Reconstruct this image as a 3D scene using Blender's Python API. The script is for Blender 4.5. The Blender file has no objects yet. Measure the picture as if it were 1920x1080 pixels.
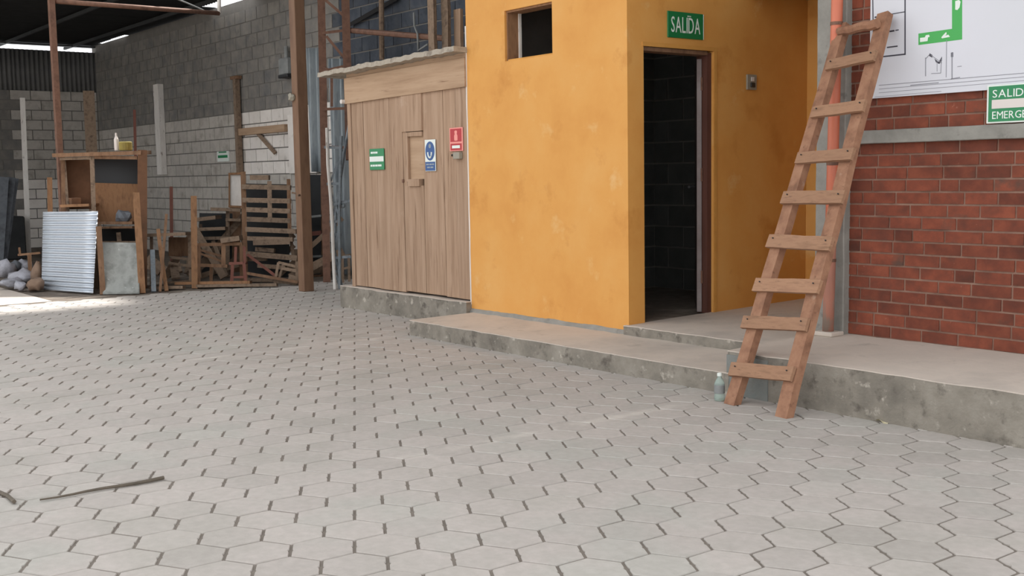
import bpy, bmesh, math, random
from mathutils import Vector, Matrix, noise as mnoise
random.seed(7)
S = bpy.context.scene
COL = S.collection

# ------------------------------------------------------------------ camera
CAM = Vector((6.0987, -5.7714, 1.3225))
RGT = Vector((0.6105734, 0.7917834, -0.0167096))
UPV = Vector((-0.0679548, 0.0734004, 0.9949846))
BCK = Vector((0.7890388, -0.6063757, 0.0986218))
FPX = 2135.6
cd = bpy.data.cameras.new('camera'); cam = bpy.data.objects.new('camera', cd); COL.objects.link(cam)
cd.sensor_width = 36; cd.lens = FPX * 36 / 1920; cd.clip_end = 200
m = Matrix.Identity(4)
for i in range(3):
    m[i][0] = RGT[i]; m[i][1] = UPV[i]; m[i][2] = BCK[i]; m[i][3] = CAM[i]
cam.matrix_world = m
S.camera = cam

# ------------------------------------------------------------------ light
def lin(c):
    return tuple(((v/255)/12.92 if v/255 <= .04045 else (((v/255)+.055)/1.055)**2.4) for v in c)
W = bpy.data.worlds.new('sky'); S.world = W; W.use_nodes = True
bg = W.node_tree.nodes['Background']
bg.inputs[0].default_value = (0.96, 0.98, 1.0, 1); bg.inputs[1].default_value = 3.0     # even white overcast sky
sd = bpy.data.lights.new('sun', 'SUN'); so = bpy.data.objects.new('sun', sd); COL.objects.link(so)
sd.energy = 14; sd.angle = math.radians(5); sd.color = (1, .97, .92)
SUN_TO = Vector((-0.25, 0.5, 0.85)).normalized()          # direction towards the sun, beyond the sheds
so.rotation_euler = SUN_TO.to_track_quat('Z', 'Y').to_euler()
so.location = (0, 0, 9)
S.view_settings.view_transform = 'Standard'; S.view_settings.look = 'None'
S.view_settings.exposure = -0.78; S.view_settings.gamma = 1.0
S.view_settings.use_curve_mapping = False

# ------------------------------------------------------------------ pixels to points
def ray(x, y): return (-BCK*FPX + RGT*(x-960) - UPV*(y-540))
def on(x, y, ax, val):
    d = ray(x, y); return CAM + d*((val-CAM[ax])/d[ax])
def gr(x, y, z=0): return on(x, y, 2, z)
def dp(x, y, z): return CAM + ray(x, y)*(z/FPX)
def pixel(P):
    d = Vector(P)-CAM; z = -d.dot(BCK)
    return (960+FPX*d.dot(RGT)/z, 540-FPX*d.dot(UPV)/z, z)

# ------------------------------------------------------------------ materials
def nodes(name):
    M = bpy.data.materials.new(name); M.use_nodes = True
    t = M.node_tree; b = t.nodes['Principled BSDF']
    return M, t, b
def N(t, k, **kw):
    n = t.nodes.new(k)
    for a, v in kw.items():
        if a in n.inputs.keys(): n.inputs[a].default_value = v
        else: setattr(n, a, v)
    return n
def ramp(t, fac, stops):
    r = t.nodes.new('ShaderNodeValToRGB'); t.links.new(fac, r.inputs[0])
    e = r.color_ramp.elements
    while len(e) < len(stops): e.new(.5)
    for q, (p, c) in zip(e, stops): q.position = p; q.color = (*lin(c), 1) if len(c) == 3 else c
    return r.outputs[0]
def mix(t, fac, a, b, mode='MIX'):
    n = t.nodes.new('ShaderNodeMix'); n.data_type = 'RGBA'; n.blend_type = mode
    for s, v in ((0, fac), (6, a), (7, b)):
        if hasattr(v, 'links'): t.links.new(v, n.inputs[s])
        else: n.inputs[s].default_value = v if s == 0 else (*lin(v), 1)
    return n.outputs[2]
def fnoise(t, scale, stretch=(1, 1, 1), detail=6, rough=.6, world=False, seed=0):
    if world:
        src = N(t, 'ShaderNodeNewGeometry').outputs['Position']
    else:
        src = N(t, 'ShaderNodeTexCoord').outputs['Object']
    mp = N(t, 'ShaderNodeMapping'); mp.inputs['Scale'].default_value = stretch; mp.inputs['Location'].default_value = (seed*3.1, seed*1.7, seed*2.3)
    t.links.new(src, mp.inputs[0])
    if not world:   # every piece gets its own stretch of the grain
        oi = N(t, 'ShaderNodeObjectInfo'); mu = N(t, 'ShaderNodeMath', operation='MULTIPLY'); mu.inputs[1].default_value = 37.
        t.links.new(oi.outputs['Random'], mu.inputs[0])
        ad = N(t, 'ShaderNodeVectorMath', operation='ADD'); t.links.new(mp.outputs[0], ad.inputs[0]); t.links.new(mu.outputs[0], ad.inputs[1])
        v = ad.outputs[0]
    else: v = mp.outputs[0]
    n = N(t, 'ShaderNodeTexNoise'); n.inputs['Scale'].default_value = scale; n.inputs['Detail'].default_value = detail; n.inputs['Roughness'].default_value = rough
    t.links.new(v, n.inputs['Vector'])
    return n.outputs['Fac']
def mat(name, cols, scale=6, stretch=(1, 1, 1), world=False, stain=None, bump=.3, bdist=.01, bscale=None, rough=.85, rnd=0., metal=0., spread=(.3, .7)):
    """colour noise between cols, optional second stain layer (colour, scale, threshold, softness), per-piece value change rnd"""
    M, t, b = nodes(name)
    f = fnoise(t, scale, stretch, world=world)
    k = len(cols); lo, hi = spread
    c = ramp(t, f, [(lo+(hi-lo)*i/max(1, k-1), q) for i, q in enumerate(cols)])
    if stain:
        for j, (sc, ss, th, so_) in enumerate(stain if isinstance(stain, list) else [stain]):
            g = fnoise(t, ss, stretch if j == 0 and stretch != (1, 1, 1) else (1, 1, 1), world=world, seed=3+j, detail=8)
            fac = ramp(t, g, [(th, (0, 0, 0, 1)), (th+so_, (1, 1, 1, 1))])
            c = mix(t, fac, c, sc)
    if rnd:
        oi = N(t, 'ShaderNodeObjectInfo'); ge = N(t, 'ShaderNodeNewGeometry')
        ad = N(t, 'ShaderNodeMath', operation='ADD'); t.links.new(oi.outputs['Random'], ad.inputs[0]); t.links.new(ge.outputs['Random Per Island'], ad.inputs[1])
        fr = N(t, 'ShaderNodeMath', operation='FRACT'); t.links.new(ad.outputs[0], fr.inputs[0])
        mr = N(t, 'ShaderNodeMapRange'); t.links.new(fr.outputs[0], mr.inputs[0]); mr.inputs[3].default_value = 1-rnd; mr.inputs[4].default_value = 1+rnd
        hs = N(t, 'ShaderNodeHueSaturation'); t.links.new(mr.outputs[0], hs.inputs['Value']); t.links.new(c, hs.inputs['Color']); c = hs.outputs[0]
    t.links.new(c, b.inputs['Base Color'])
    b.inputs['Roughness'].default_value = rough; b.inputs['Metallic'].default_value = metal
    if bump:
        g = fnoise(t, bscale or scale*4, stretch, world=world, seed=9, detail=8)
        bp = N(t, 'ShaderNodeBump'); bp.inputs['Strength'].default_value = bump; bp.inputs['Distance'].default_value = bdist
        t.links.new(g, bp.inputs['Height']); t.links.new(bp.outputs[0], b.inputs['Normal'])
    return M
def flat(name, c, rough=.6, metal=0.):
    M, t, b = nodes(name); b.inputs['Base Color'].default_value = (*lin(c), 1); b.inputs['Roughness'].default_value = rough; b.inputs['Metallic'].default_value = metal
    return M
M = {}
def paver_material():
    A, t, b = nodes('paver_concrete')
    f = fnoise(t, 1.1, world=True, detail=3)
    c = ramp(t, f, [(.36, (174, 168, 161)), (.5, (183, 175, 169)), (.64, (177, 173, 166))])
    g = fnoise(t, 26, world=True, seed=4, detail=8, stretch=(1, 1, 1))
    c = mix(t, ramp(t, g, [(.35, (.26, .26, .26, 1)), (.72, (0, 0, 0, 1))]), c, (132, 126, 118))
    d = fnoise(t, .9, world=True, seed=6, detail=5)
    c = mix(t, ramp(t, d, [(.62, (0, 0, 0, 1)), (.8, (.35, .35, .35, 1))]), c, (150, 142, 132))
    # two worn white marking lines, straight across the yard
    ge = N(t, 'ShaderNodeNewGeometry'); sx = N(t, 'ShaderNodeSeparateXYZ'); t.links.new(ge.outputs['Position'], sx.inputs[0])
    for k, x0 in enumerate((1.63, -1.93)):
        a = N(t, 'ShaderNodeMath', operation='SUBTRACT'); t.links.new(sx.outputs['X'], a.inputs[0]); a.inputs[1].default_value = x0
        w = fnoise(t, 5, world=True, seed=11+k, detail=3)
        wv = N(t, 'ShaderNodeMath', operation='MULTIPLY_ADD'); t.links.new(w, wv.inputs[0]); wv.inputs[1].default_value = .08; t.links.new(a.outputs[0], wv.inputs[2])
        ab = N(t, 'ShaderNodeMath', operation='ABSOLUTE'); t.links.new(wv.outputs[0], ab.inputs[0])
        ln = ramp(t, ab.outputs[0], [(.02, (.38, .38, .38, 1)), (.06, (0, 0, 0, 1))])
        wear = ramp(t, fnoise(t, 3.5, world=True, seed=20+k, detail=6), [(.42, (0, 0, 0, 1)), (.6, (1, 1, 1, 1))])
        mu = mix(t, 1.0, ln, wear, 'MULTIPLY')
        ym = N(t, 'ShaderNodeMapRange'); t.links.new(sx.outputs['Y'], ym.inputs[0]); ym.inputs[1].default_value = -3.3; ym.inputs[2].default_value = -2.6
        m2 = N(t, 'ShaderNodeMath', operation='MULTIPLY'); t.links.new(mu, m2.inputs[0]); t.links.new(ym.outputs[0], m2.inputs[1])
        c = mix(t, m2.outputs[0], c, (214, 208, 198))
    oi = N(t, 'ShaderNodeObjectInfo')
    ad = N(t, 'ShaderNodeMath', operation='ADD'); t.links.new(oi.outputs['Random'], ad.inputs[0]); t.links.new(ge.outputs['Random Per Island'], ad.inputs[1])
    fr = N(t, 'ShaderNodeMath', operation='FRACT'); t.links.new(ad.outputs[0], fr.inputs[0])
    mr = N(t, 'ShaderNodeMapRange'); t.links.new(fr.outputs[0], mr.inputs[0]); mr.inputs[3].default_value = .95; mr.inputs[4].default_value = 1.05
    hs = N(t, 'ShaderNodeHueSaturation'); t.links.new(mr.outputs[0], hs.inputs['Value']); t.links.new(c, hs.inputs['Color'])
    t.links.new(hs.outputs[0], b.inputs['Base Color']); b.inputs['Roughness'].default_value = .82
    bp = N(t, 'ShaderNodeBump'); bp.inputs['Strength'].default_value = .25; bp.inputs['Distance'].default_value = .004
    t.links.new(fnoise(t, 60, world=True, seed=2), bp.inputs['Height']); t.links.new(bp.outputs[0], b.inputs['Normal'])
    return A
M['paver'] = paver_material()
M['joint'] = mat('joint_sand', [(128, 119, 110), (110, 102, 94)], 8, world=True)
M['dirt'] = mat('hall_dirt', [(122, 110, 98), (96, 85, 75), (136, 126, 114)], 3, world=True, bump=.6, bdist=.03)
M['outer'] = mat('outer_yard_concrete', [(170, 165, 158), (155, 150, 143)], 2, world=True)
M['concrete'] = mat('rough_concrete', [(112, 106, 97), (134, 127, 116), (152, 145, 134)], 5, world=True, stain=[((95, 88, 80), 9, .55, .12), ((178, 170, 158), 14, .6, .1)], bump=.7, bdist=.012, bscale=22)
M['concrete_top'] = mat('trowelled_concrete', [(190, 179, 168), (200, 188, 176), (182, 172, 162)], 2.2, world=True, stain=[((160, 150, 140), 5, .6, .18)], bump=.35, bdist=.006, bscale=30)
M['concrete_grey'] = mat('grey_concrete', [(130, 128, 122), (154, 151, 144)], 7, world=True, stain=[((106, 104, 100), 12, .6, .15)], bump=.4, bscale=30)
M['yellow'] = mat('yellow_paint', [(210, 146, 70), (218, 157, 80), (221, 165, 92)], 1.6, world=True, stain=[((200, 136, 62), 2.6, .56, .16), ((224, 178, 116), 3.7, .62, .14)], bump=.22, bdist=.006, bscale=16, rough=.75)
M['yellow_edge'] = mat('yellow_paint_jamb', [(216, 158, 80), (200, 142, 66)], 6, world=True)
M['mortar'] = mat('mortar', [(156, 124, 107), (138, 106, 91), (112, 84, 71)], 6, world=True, bump=.5, bscale=40)
M['brick'] = mat('red_brick', [(96, 52, 38), (118, 60, 42), (136, 72, 50)], 9, stain=[((84, 60, 50), 4, .6, .12), ((166, 122, 102), 22, .68, .1)], bump=.5, bdist=.005, bscale=60, rnd=.28)
M['block_dark'] = mat('dark_grey_block', [(110, 109, 108), (126, 122, 117), (140, 135, 127)], 4, stain=[((84, 84, 88), 3, .58, .2)], bump=.4, bdist=.01, bscale=30, rnd=.06)  # darker grey blocks, upper back wall and part of the left wall
M['block_white'] = mat('whitewashed_block', [(218, 210, 202), (230, 223, 216), (234, 228, 222)], 3, stain=[((176, 168, 160), 6, .6, .2)], bump=.4, bdist=.01, bscale=30, rnd=.06)
M['block_low'] = mat('stained_block', [(172, 166, 159), (188, 182, 174), (160, 153, 144)], 3, stain=[((120, 109, 98), 4, .58, .2)], bump=.4, bdist=.01, bscale=30, rnd=.06)
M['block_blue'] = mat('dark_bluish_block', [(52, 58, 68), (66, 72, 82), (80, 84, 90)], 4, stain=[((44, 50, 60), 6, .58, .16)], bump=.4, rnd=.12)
M['block_mortar'] = mat('block_mortar', [(124, 120, 115), (108, 104, 99)], 5, world=True)
M['shedwood'] = mat('weathered_plank', [(148, 120, 97), (166, 137, 113), (178, 150, 127)], 2.2, (9, 9, .55), stain=[((122, 94, 72), 3, .57, .15), ((184, 160, 140), 3, .66, .15)], bump=.35, bdist=.006, rnd=.06)
M['shedboard'] = mat('weathered_header_board', [(154, 125, 99), (172, 143, 116), (182, 154, 127)], 2.2, (.6, 9, 9), stain=[((134, 104, 80), 5, .62, .12)], bump=.3, bdist=.006, rnd=.05)
M['ladder'] = mat('ladder_wood', [(126, 89, 68), (152, 110, 85), (166, 125, 98)], 4, (3, 3, 3), stain=[((112, 76, 58), 9, .6, .14), ((176, 146, 124), 12, .66, .12)], bump=.5, bdist=.004, rnd=.08)
M['rung'] = mat('ladder_rung_wood', [(136, 102, 78), (160, 122, 95), (146, 109, 85)], 4, (1.2, 6, 8), stain=[((116, 86, 68), 8, .6, .14)], bump=.5, bdist=.004, rnd=.08)
M['wood_brown'] = mat('brown_timber', [(104, 76, 56), (126, 95, 71), (140, 108, 83)], 5, (3, 3, 1), stain=[((90, 60, 42), 6, .6, .15)], bump=.4, rnd=.12)
M['wood_orange'] = mat('orange_timber', [(130, 95, 66), (146, 108, 77), (114, 82, 57)], 6, (3, 3, 1), bump=.3, rnd=.1)
M['wood_grey'] = mat('grey_scrap_timber', [(116, 97, 80), (138, 117, 98), (98, 81, 67)], 6, (2, 2, 2), stain=[((84, 66, 54), 6, .6, .14)], bump=.4, rnd=.16)
M['wood_red'] = mat('red_painted_timber', [(122, 76, 64), (106, 66, 56)], 6, bump=.3, rnd=.1)
M['plywood'] = mat('brown_plywood', [(104, 72, 50), (118, 83, 59), (92, 64, 45)], 3, bump=.1, rnd=.08)
M['rust'] = mat('rusty_steel', [(104, 74, 60), (126, 92, 75), (90, 64, 52)], 7, bump=.25, rough=.7, metal=.15)
M['post'] = mat('brown_painted_post', [(112, 82, 62), (126, 96, 74), (100, 72, 54)], 3, (2, 2, .5), bump=.15, rough=.7)
M['bluesteel'] = mat('blue_grey_steel', [(112, 122, 130), (138, 146, 152), (96, 102, 108)], 8, stain=[((120, 100, 86), 8, .62, .1)], bump=.2, rough=.55, metal=.3)
M['zinc'] = mat('galvanised_sheet', [(196, 203, 212), (204, 210, 218)], 2, bump=0, rough=.42, metal=.75)
M['zinc_old'] = mat('dull_zinc_sheet', [(128, 130, 126), (148, 150, 146), (112, 114, 110)], 6, stain=[((176, 178, 176), 14, .66, .05)], bump=.3, rough=.65, metal=.2)
M['dark_sheet'] = mat('dark_sheet_and_shade', [(42, 44, 46), (56, 57, 58)], 4, bump=.1, rough=.8)  # roof metal; also the dark colour standing in for shade indoors
M['wall_sheet'] = mat('grey_wall_sheet', [(96, 96, 96), (110, 109, 107)], 4, bump=.1, rough=.75, rnd=.05)
M['lean_sheet'] = mat('dark_leaning_sheet', [(84, 88, 94), (106, 110, 116), (66, 68, 72)], 4, bump=.2, rough=.7, rnd=.15)
M['pale_blue'] = mat('pale_blue_sheet', [(132, 140, 146), (156, 164, 168), (112, 122, 130)], 3, (4, 4, .6), bump=.1, rough=.7)
M['white_board'] = mat('white_board_face', [(212, 212, 220), (206, 208, 214)], 1, bump=0, rough=.45)
M['whitewash'] = mat('whitewashed_timber', [(222, 216, 209), (236, 231, 225)], 6, (3, 3, 1), stain=[((150, 138, 126), 7, .62, .1)], bump=.3)
M['sack'] = mat('grey_plastic_sack', [(140, 140, 146), (160, 160, 168), (110, 109, 113)], 5, bump=.5, bdist=.02, rough=.6, rnd=.12)
M['rubble'] = mat('brown_rubble', [(120, 98, 82), (142, 118, 100)], 7, bump=.5, rnd=.15)
M['orange_pipe'] = mat('orange_painted_pipe', [(194, 104, 76), (206, 118, 90)], 5, (2, 2, .4), stain=[((176, 104, 84), 4, .6, .12)], bump=.1, rough=.5)
M['green'] = flat('green_print', (28, 128, 78), .4)
M['green_bright'] = flat('bright_green_print', (62, 166, 78), .45)
M['salida_green'] = flat('sign_green', (20, 118, 66), .4)
M['white'] = flat('white_print', (226, 232, 226), .45)
M['offwhite'] = flat('pale_sign_band', (216, 208, 202), .5)
M['black'] = flat('black_print', (58, 56, 68), .6)
M['greyline'] = flat('grey_print', (140, 140, 148), .6)
M['blue'] = flat('blue_print', (38, 80, 138), .4)
M['red'] = flat('red_print', (176, 30, 40), .4)
M['pink'] = flat('pink_print', (236, 150, 140), .5)
M['leafpaper'] = flat('pale_scrap', (190, 180, 150), .8)
M['greyplastic'] = flat('grey_plastic', (150, 144, 130), .5)
M['darkplastic'] = flat('dark_plastic', (40, 40, 42), .5)
M['lead'] = mat('lead_grey_box', [(120, 122, 122), (144, 146, 144)], 8, bump=.1)
M['door'] = mat('dark_door_paint', [(58, 44, 42), (72, 54, 50)], 5, (3, 3, .5), bump=.15, rough=.6)
M['doorframe'] = mat('brown_door_frame', [(84, 50, 40), (98, 60, 48)], 5, (3, 3, .5), bump=.15)
M['dooredge'] = mat('pale_door_edge', [(148, 138, 136), (120, 108, 106)], 6, bump=.1)
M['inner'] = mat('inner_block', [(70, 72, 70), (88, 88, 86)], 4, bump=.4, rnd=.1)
def pet():
    A, t, b = nodes('greenish_clear_plastic'); b.inputs['Base Color'].default_value = (.72, .86, .8, 1); b.inputs['Roughness'].default_value = .15
    b.inputs['Transmission Weight'].default_value = .75; b.inputs['IOR'].default_value = 1.3
    return A
M['pet'] = pet()
M['canpaint'] = mat('dull_yellow_can', [(150, 136, 66), (126, 112, 62)], 9)
M['stick'] = mat('dark_weathered_stick', [(84, 76, 66), (104, 94, 82)], 12)

# ------------------------------------------------------------------ mesh helpers
class MB:
    def __init__(s): s.b = bmesh.new()
    def hexa(s, p):      # 8 corners: bottom ring 0-3, top ring 4-7
        v = [s.b.verts.new(q) for q in p]
        for f in ((0, 3, 2, 1), (4, 5, 6, 7), (0, 1, 5, 4), (1, 2, 6, 5), (2, 3, 7, 6), (3, 0, 4, 7)): s.b.faces.new([v[i] for i in f])
        return s
    def box(s, x0, x1, y0, y1, z0, z1):
        return s.hexa([(x0, y0, z0), (x1, y0, z0), (x1, y1, z0), (x0, y1, z0), (x0, y0, z1), (x1, y0, z1), (x1, y1, z1), (x0, y1, z1)])
    def beam(s, p, q, w, t, n=None, w2=None):
        """bar from p to q, w across the sight line, t along it (n = depth direction)"""
        p, q = Vector(p), Vector(q); a = (q-p).normalized()
        if n is None: n = ((p+q)/2-CAM).normalized()
        sd_ = a.cross(Vector(n)).normalized(); dd = sd_.cross(a).normalized()
        w2 = w if w2 is None else w2
        r = []
        for c, ww in ((p, w), (q, w2)):
            r += [c-sd_*ww/2-dd*t/2, c+sd_*ww/2-dd*t/2, c+sd_*ww/2+dd*t/2, c-sd_*ww/2+dd*t/2]
        return s.hexa(r)
    def pbeam(s, x0, y0, x1, y1, wpx, d, t=None, d2=None):
        d2 = d if d2 is None else d2
        w = wpx*(d+d2)/2/FPX
        return s.beam(dp(x0, y0, d), dp(x1, y1, d2), w, t or w)
    def tube(s, pts, r, n=8, r2=None):
        pts = [Vector(p) for p in pts]; rings = []
        for i, p in enumerate(pts):
            a = (pts[min(i+1, len(pts)-1)]-pts[max(i-1, 0)]).normalized()
            e = a.cross(Vector((0, 0, 1)) if abs(a.z) < .9 else Vector((1, 0, 0))).normalized(); g = a.cross(e)
            rr = r if r2 is None else r+(r2-r)*i/(len(pts)-1)
            rings.append([s.b.verts.new(p+(e*math.cos(2*math.pi*k/n)+g*math.sin(2*math.pi*k/n))*rr) for k in range(n)])
        for A, B in zip(rings, rings[1:]):
            for k in range(n): s.b.faces.new((A[k], A[(k+1) % n], B[(k+1) % n], B[k]))
        s.b.faces.new(rings[0][::-1]); s.b.faces.new(rings[-1])
        return s
    def lathe(s, prof, c, ax=Vector((0, 0, 1)), n=16):
        e = ax.orthogonal().normalized(); g = ax.cross(e); rings = []
        for r, h in prof:
            rings.append([s.b.verts.new(Vector(c)+ax*h+(e*math.cos(2*math.pi*k/n)+g*math.sin(2*math.pi*k/n))*r) for k in range(n)])
        for A, B in zip(rings, rings[1:]):
            for k in range(n): s.b.faces.new((A[k], A[(k+1) % n], B[(k+1) % n], B[k]))
        s.b.faces.new(rings[0][::-1]); s.b.faces.new(rings[-1]); return s
    def poly(s, pts, back):     # flat outline pts extruded by vector back
        A = [s.b.verts.new(p) for p in pts]; B = [s.b.verts.new(Vector(p)+Vector(back)) for p in pts]
        s.b.faces.new(A); s.b.faces.new(B[::-1]); k = len(pts)
        for i in range(k): s.b.faces.new((A[i], B[i], B[(i+1) % k], A[(i+1) % k]))
        return s
    def grid(s, fn, nu, nv, back=None):
        V = [[s.b.verts.new(fn(i/nu, j/nv)) for j in range(nv+1)] for i in range(nu+1)]
        for i in range(nu):
            for j in range(nv): s.b.faces.new((V[i][j], V[i+1][j], V[i+1][j+1], V[i][j+1]))
        return s
    def lump(s, c, rx, ry, rz, seed=0, amp=.25, sub=2):
        r = bmesh.ops.create_icosphere(s.b, subdivisions=sub, radius=1)
        for v in r['verts']:
            k = 1+amp*mnoise.noise(v.co*1.7+Vector((seed*5.3, seed*2.1, 0)))*2
            v.co = Vector((c[0]+v.co.x*rx*k, c[1]+v.co.y*ry*k, max(c[2]-rz*.8, c[2]+v.co.z*rz*k)))
        return s
    def jitter(s, a, seed=0):
        for v in s.b.verts:
            v.co += Vector((mnoise.noise(v.co*9+Vector((seed, 0, 0))), mnoise.noise(v.co*9+Vector((0, seed, 4))), mnoise.noise(v.co*9+Vector((7, 0, seed)))))*a
        return s
    def bevel(s, w, seg=1):
        bmesh.ops.bevel(s.b, geom=list(s.b.edges), offset=w, segments=seg, affect='EDGES', profile=.6, clamp_overlap=True); return s
    def cut(s, n, axis=0):
        es = [e for e in s.b.edges if abs((e.verts[0].co-e.verts[1].co).normalized()[axis]) > .8]
        bmesh.ops.subdivide_edges(s.b, edges=es, cuts=n, use_grid_fill=True); return s
    def mesh(s, name, smooth=False, org=None):
        bmesh.ops.recalc_face_normals(s.b, faces=list(s.b.faces))
        if org is None:
            xs = [v.co for v in s.b.verts]
            org = Vector(((min(v.x for v in xs)+max(v.x for v in xs))/2, (min(v.y for v in xs)+max(v.y for v in xs))/2, min(v.z for v in xs)))
        for v in s.b.verts: v.co -= org
        me = bpy.data.meshes.new(name); s.b.to_mesh(me); s.b.free()
        if smooth:
            for p in me.polygons: p.use_smooth = True
        return me, org
WL = {}
def put(name, me, loc, ma, parent=None):
    o = bpy.data.objects.new(name, me); COL.objects.link(o)
    if ma and not me.materials: me.materials.append(ma)
    loc = Vector(loc); WL[o.name] = loc
    if parent: o.parent = parent; o.location = loc-WL[parent.name]
    else: o.location = loc
    return o
def obj(name, mb, ma, parent=None, smooth=False, solid=0):
    me, org = mb.mesh(name, smooth)
    o = put(name, me, org, M[ma] if isinstance(ma, str) else ma, parent)
    if solid:
        md = o.modifiers.new('thickness', 'SOLIDIFY'); md.thickness = solid
    return o
def tag(o, label, cat, group=None):
    o['label'] = label; o['category'] = cat
    if group: o['group'] = group
    return o
def thing(name, label, cat, loc, group=None):
    o = bpy.data.objects.new(name, None); COL.objects.link(o); o.location = loc; o.empty_display_size = .1; WL[o.name] = Vector(loc)
    return tag(o, label, cat, group)
def struct(name, mb, ma, parent=None, smooth=False):
    o = obj(name, mb, ma, parent, smooth)
    if not parent: o['kind'] = 'structure'
    return o
def text(name, s, ma, parent, origin, xdir, ydir, w, h):
    """lettering laid out letter by letter over w x h, standing proud; every letter is a part"""
    X, Y = Vector(xdir), Vector(ydir); Z = X.cross(Y); L_ = []; x = 0
    for ch in s:
        if ch == ' ': x += .3; continue
        c = bpy.data.curves.new('t', 'FONT'); c.body = ch; c.extrude = .01; c.resolution_u = 3
        o = bpy.data.objects.new('t', c); me = bpy.data.meshes.new_from_object(o)
        bpy.data.objects.remove(o); bpy.data.curves.remove(c)
        xs = [v.co.x for v in me.vertices]; ys = [v.co.y for v in me.vertices]
        L_.append((me, x, min(xs), min(ys), max(ys))); x += max(xs)-min(xs)+.11
    k = w/(x-.11)
    for me, xo, x0, y0, y1 in L_:
        for v in me.vertices: v.co = X*((v.co.x-x0)*k)+Y*((v.co.y-y0)/(y1-y0)*h)+Z*(v.co.z*.12)
        me.name = 'letter'; put('letter', me, Vector(origin)+X*(xo*k), M[ma], parent)
def holed_wall(U, V, hole, place, thick):
    """one connected wall plate with a rectangular hole; place(u, v, d) -> point"""
    mb = MB(); us = [U[0], hole[0], hole[1], U[1]]; vs = [V[0], hole[2], hole[3], V[1]]
    G = [[[mb.b.verts.new(place(u, v, d)) for v in vs] for u in us] for d in (0, thick)]
    for i in range(3):
        for j in range(3):
            if (i, j) == (1, 1): continue
            for k in (0, 1): mb.b.faces.new((G[k][i][j], G[k][i+1][j], G[k][i+1][j+1], G[k][i][j+1]))
    def side(a, b): mb.b.faces.new((G[0][a[0]][a[1]], G[0][b[0]][b[1]], G[1][b[0]][b[1]], G[1][a[0]][a[1]]))
    ring = [(0, 0), (1, 0), (2, 0), (3, 0), (3, 1), (3, 2), (3, 3), (2, 3), (1, 3), (0, 3), (0, 2), (0, 1)]
    for a, b in zip(ring, ring[1:]+ring[:1]): side(a, b)
    hr = [(1, 1), (2, 1), (2, 2), (1, 2)]
    for a, b in zip(hr, hr[1:]+hr[:1]): side(a, b)
    return mb

# ================================================================== FLOOR
floor = struct('floor', MB().box(-7.12, 9, -9, 3.2, -.06, -.006), 'joint')
WL[floor.name] = floor.location.copy()
fh = struct('floor_hall', MB().box(-19.2, -7.12, -12, 3.2, -.06, -.004), 'dirt')
fo = struct('floor_yard', MB().box(-40, 40, -50, -9, -.06, -.002), 'outer')
fs = struct('floor_left_slab', MB().box(-10.6, -7.12, -9, -2.12, -.004, .002), 'concrete_top')
A1 = Vector((.2285, 0)); A2 = Vector((.114, .1965)); a0 = gr(1801, 863); P0 = Vector((a0.x+.1315*.866, a0.y-.1315*.5))
def hex_pts(k):
    """outline of one paver: hexagon with a notch in two opposite sides"""
    R = .1315; out = []; g = .0070
    for i in range(6):
        a = math.radians(30+60*i); r = R-g
        out.append(Vector((math.cos(a), math.sin(a)))*r)
        if i in (0, 3):
            am = math.radians(60+60*i); e = r*.866; u = Vector((math.cos(am), math.sin(am))); w = Vector((-u.y, u.x))
            out += [u*e-w*.016, u*(e-.0055)+w*.003, u*e+w*.014]
    return out
def paver_into(bm, c, z, tx, ty, k=0):
    o = hex_pts(k); n = len(o)
    T = [bm.verts.new((c[0]+p.x*.98, c[1]+p.y*.98, z+p.x*tx+p.y*ty)) for p in o]
    E = [bm.verts.new((c[0]+p.x, c[1]+p.y, z-.0035+p.x*tx+p.y*ty)) for p in o]
    B = [bm.verts.new((c[0]+p.x, c[1]+p.y, z-.03)) for p in o]
    bm.faces.new(T)
    for i in range(n):
        j = (i+1) % n
        bm.faces.new((E[i], E[j], T[j], T[i])); bm.faces.new((B[i], B[j], E[j], E[i]))
cells = []
for j in range(-40, 30):
    for i in range(-80, 50):
        c = P0+A1*i+A2*j
        if not (-7.02 < c.x < 6.6 and -7.6 < c.y < 1.9): continue
        if c.x > -4.1 and c.y > .1: continue
        if c.x > -2.0 and c.y > -.5: continue
        if c.x > 1.6 and c.y > -.5: continue
        x, y, z = pixel((c.x, c.y, 0)); r = FPX*.12/max(z, .1)
        cells.append((-(r if z > .5 and -r*.6 < x < 1920+r*.6 and y < 1080+r*.4 else -1), c))
cells.sort(key=lambda q: q[0])
hm = []
for k in range(5):
    mb = MB(); paver_into(mb.b, (0, 0), 0, random.uniform(-.012, .012), random.uniform(-.012, .012), k)
    me, _ = mb.mesh('paver', org=Vector((0, 0, 0))); hm.append(me)
for k, (q, c) in enumerate(cells[:300]):
    put('paver', hm[k % 5], (c.x, c.y, random.uniform(-.001, .0012)), M['paver'], floor)
mb = MB()
for q, c in cells[300:]: paver_into(mb.b, c, random.uniform(-.001, .0012), random.uniform(-.012, .012), random.uniform(-.012, .012))
o = obj('pavers', mb, 'paver', floor); o['kind'] = 'stuff'

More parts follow.
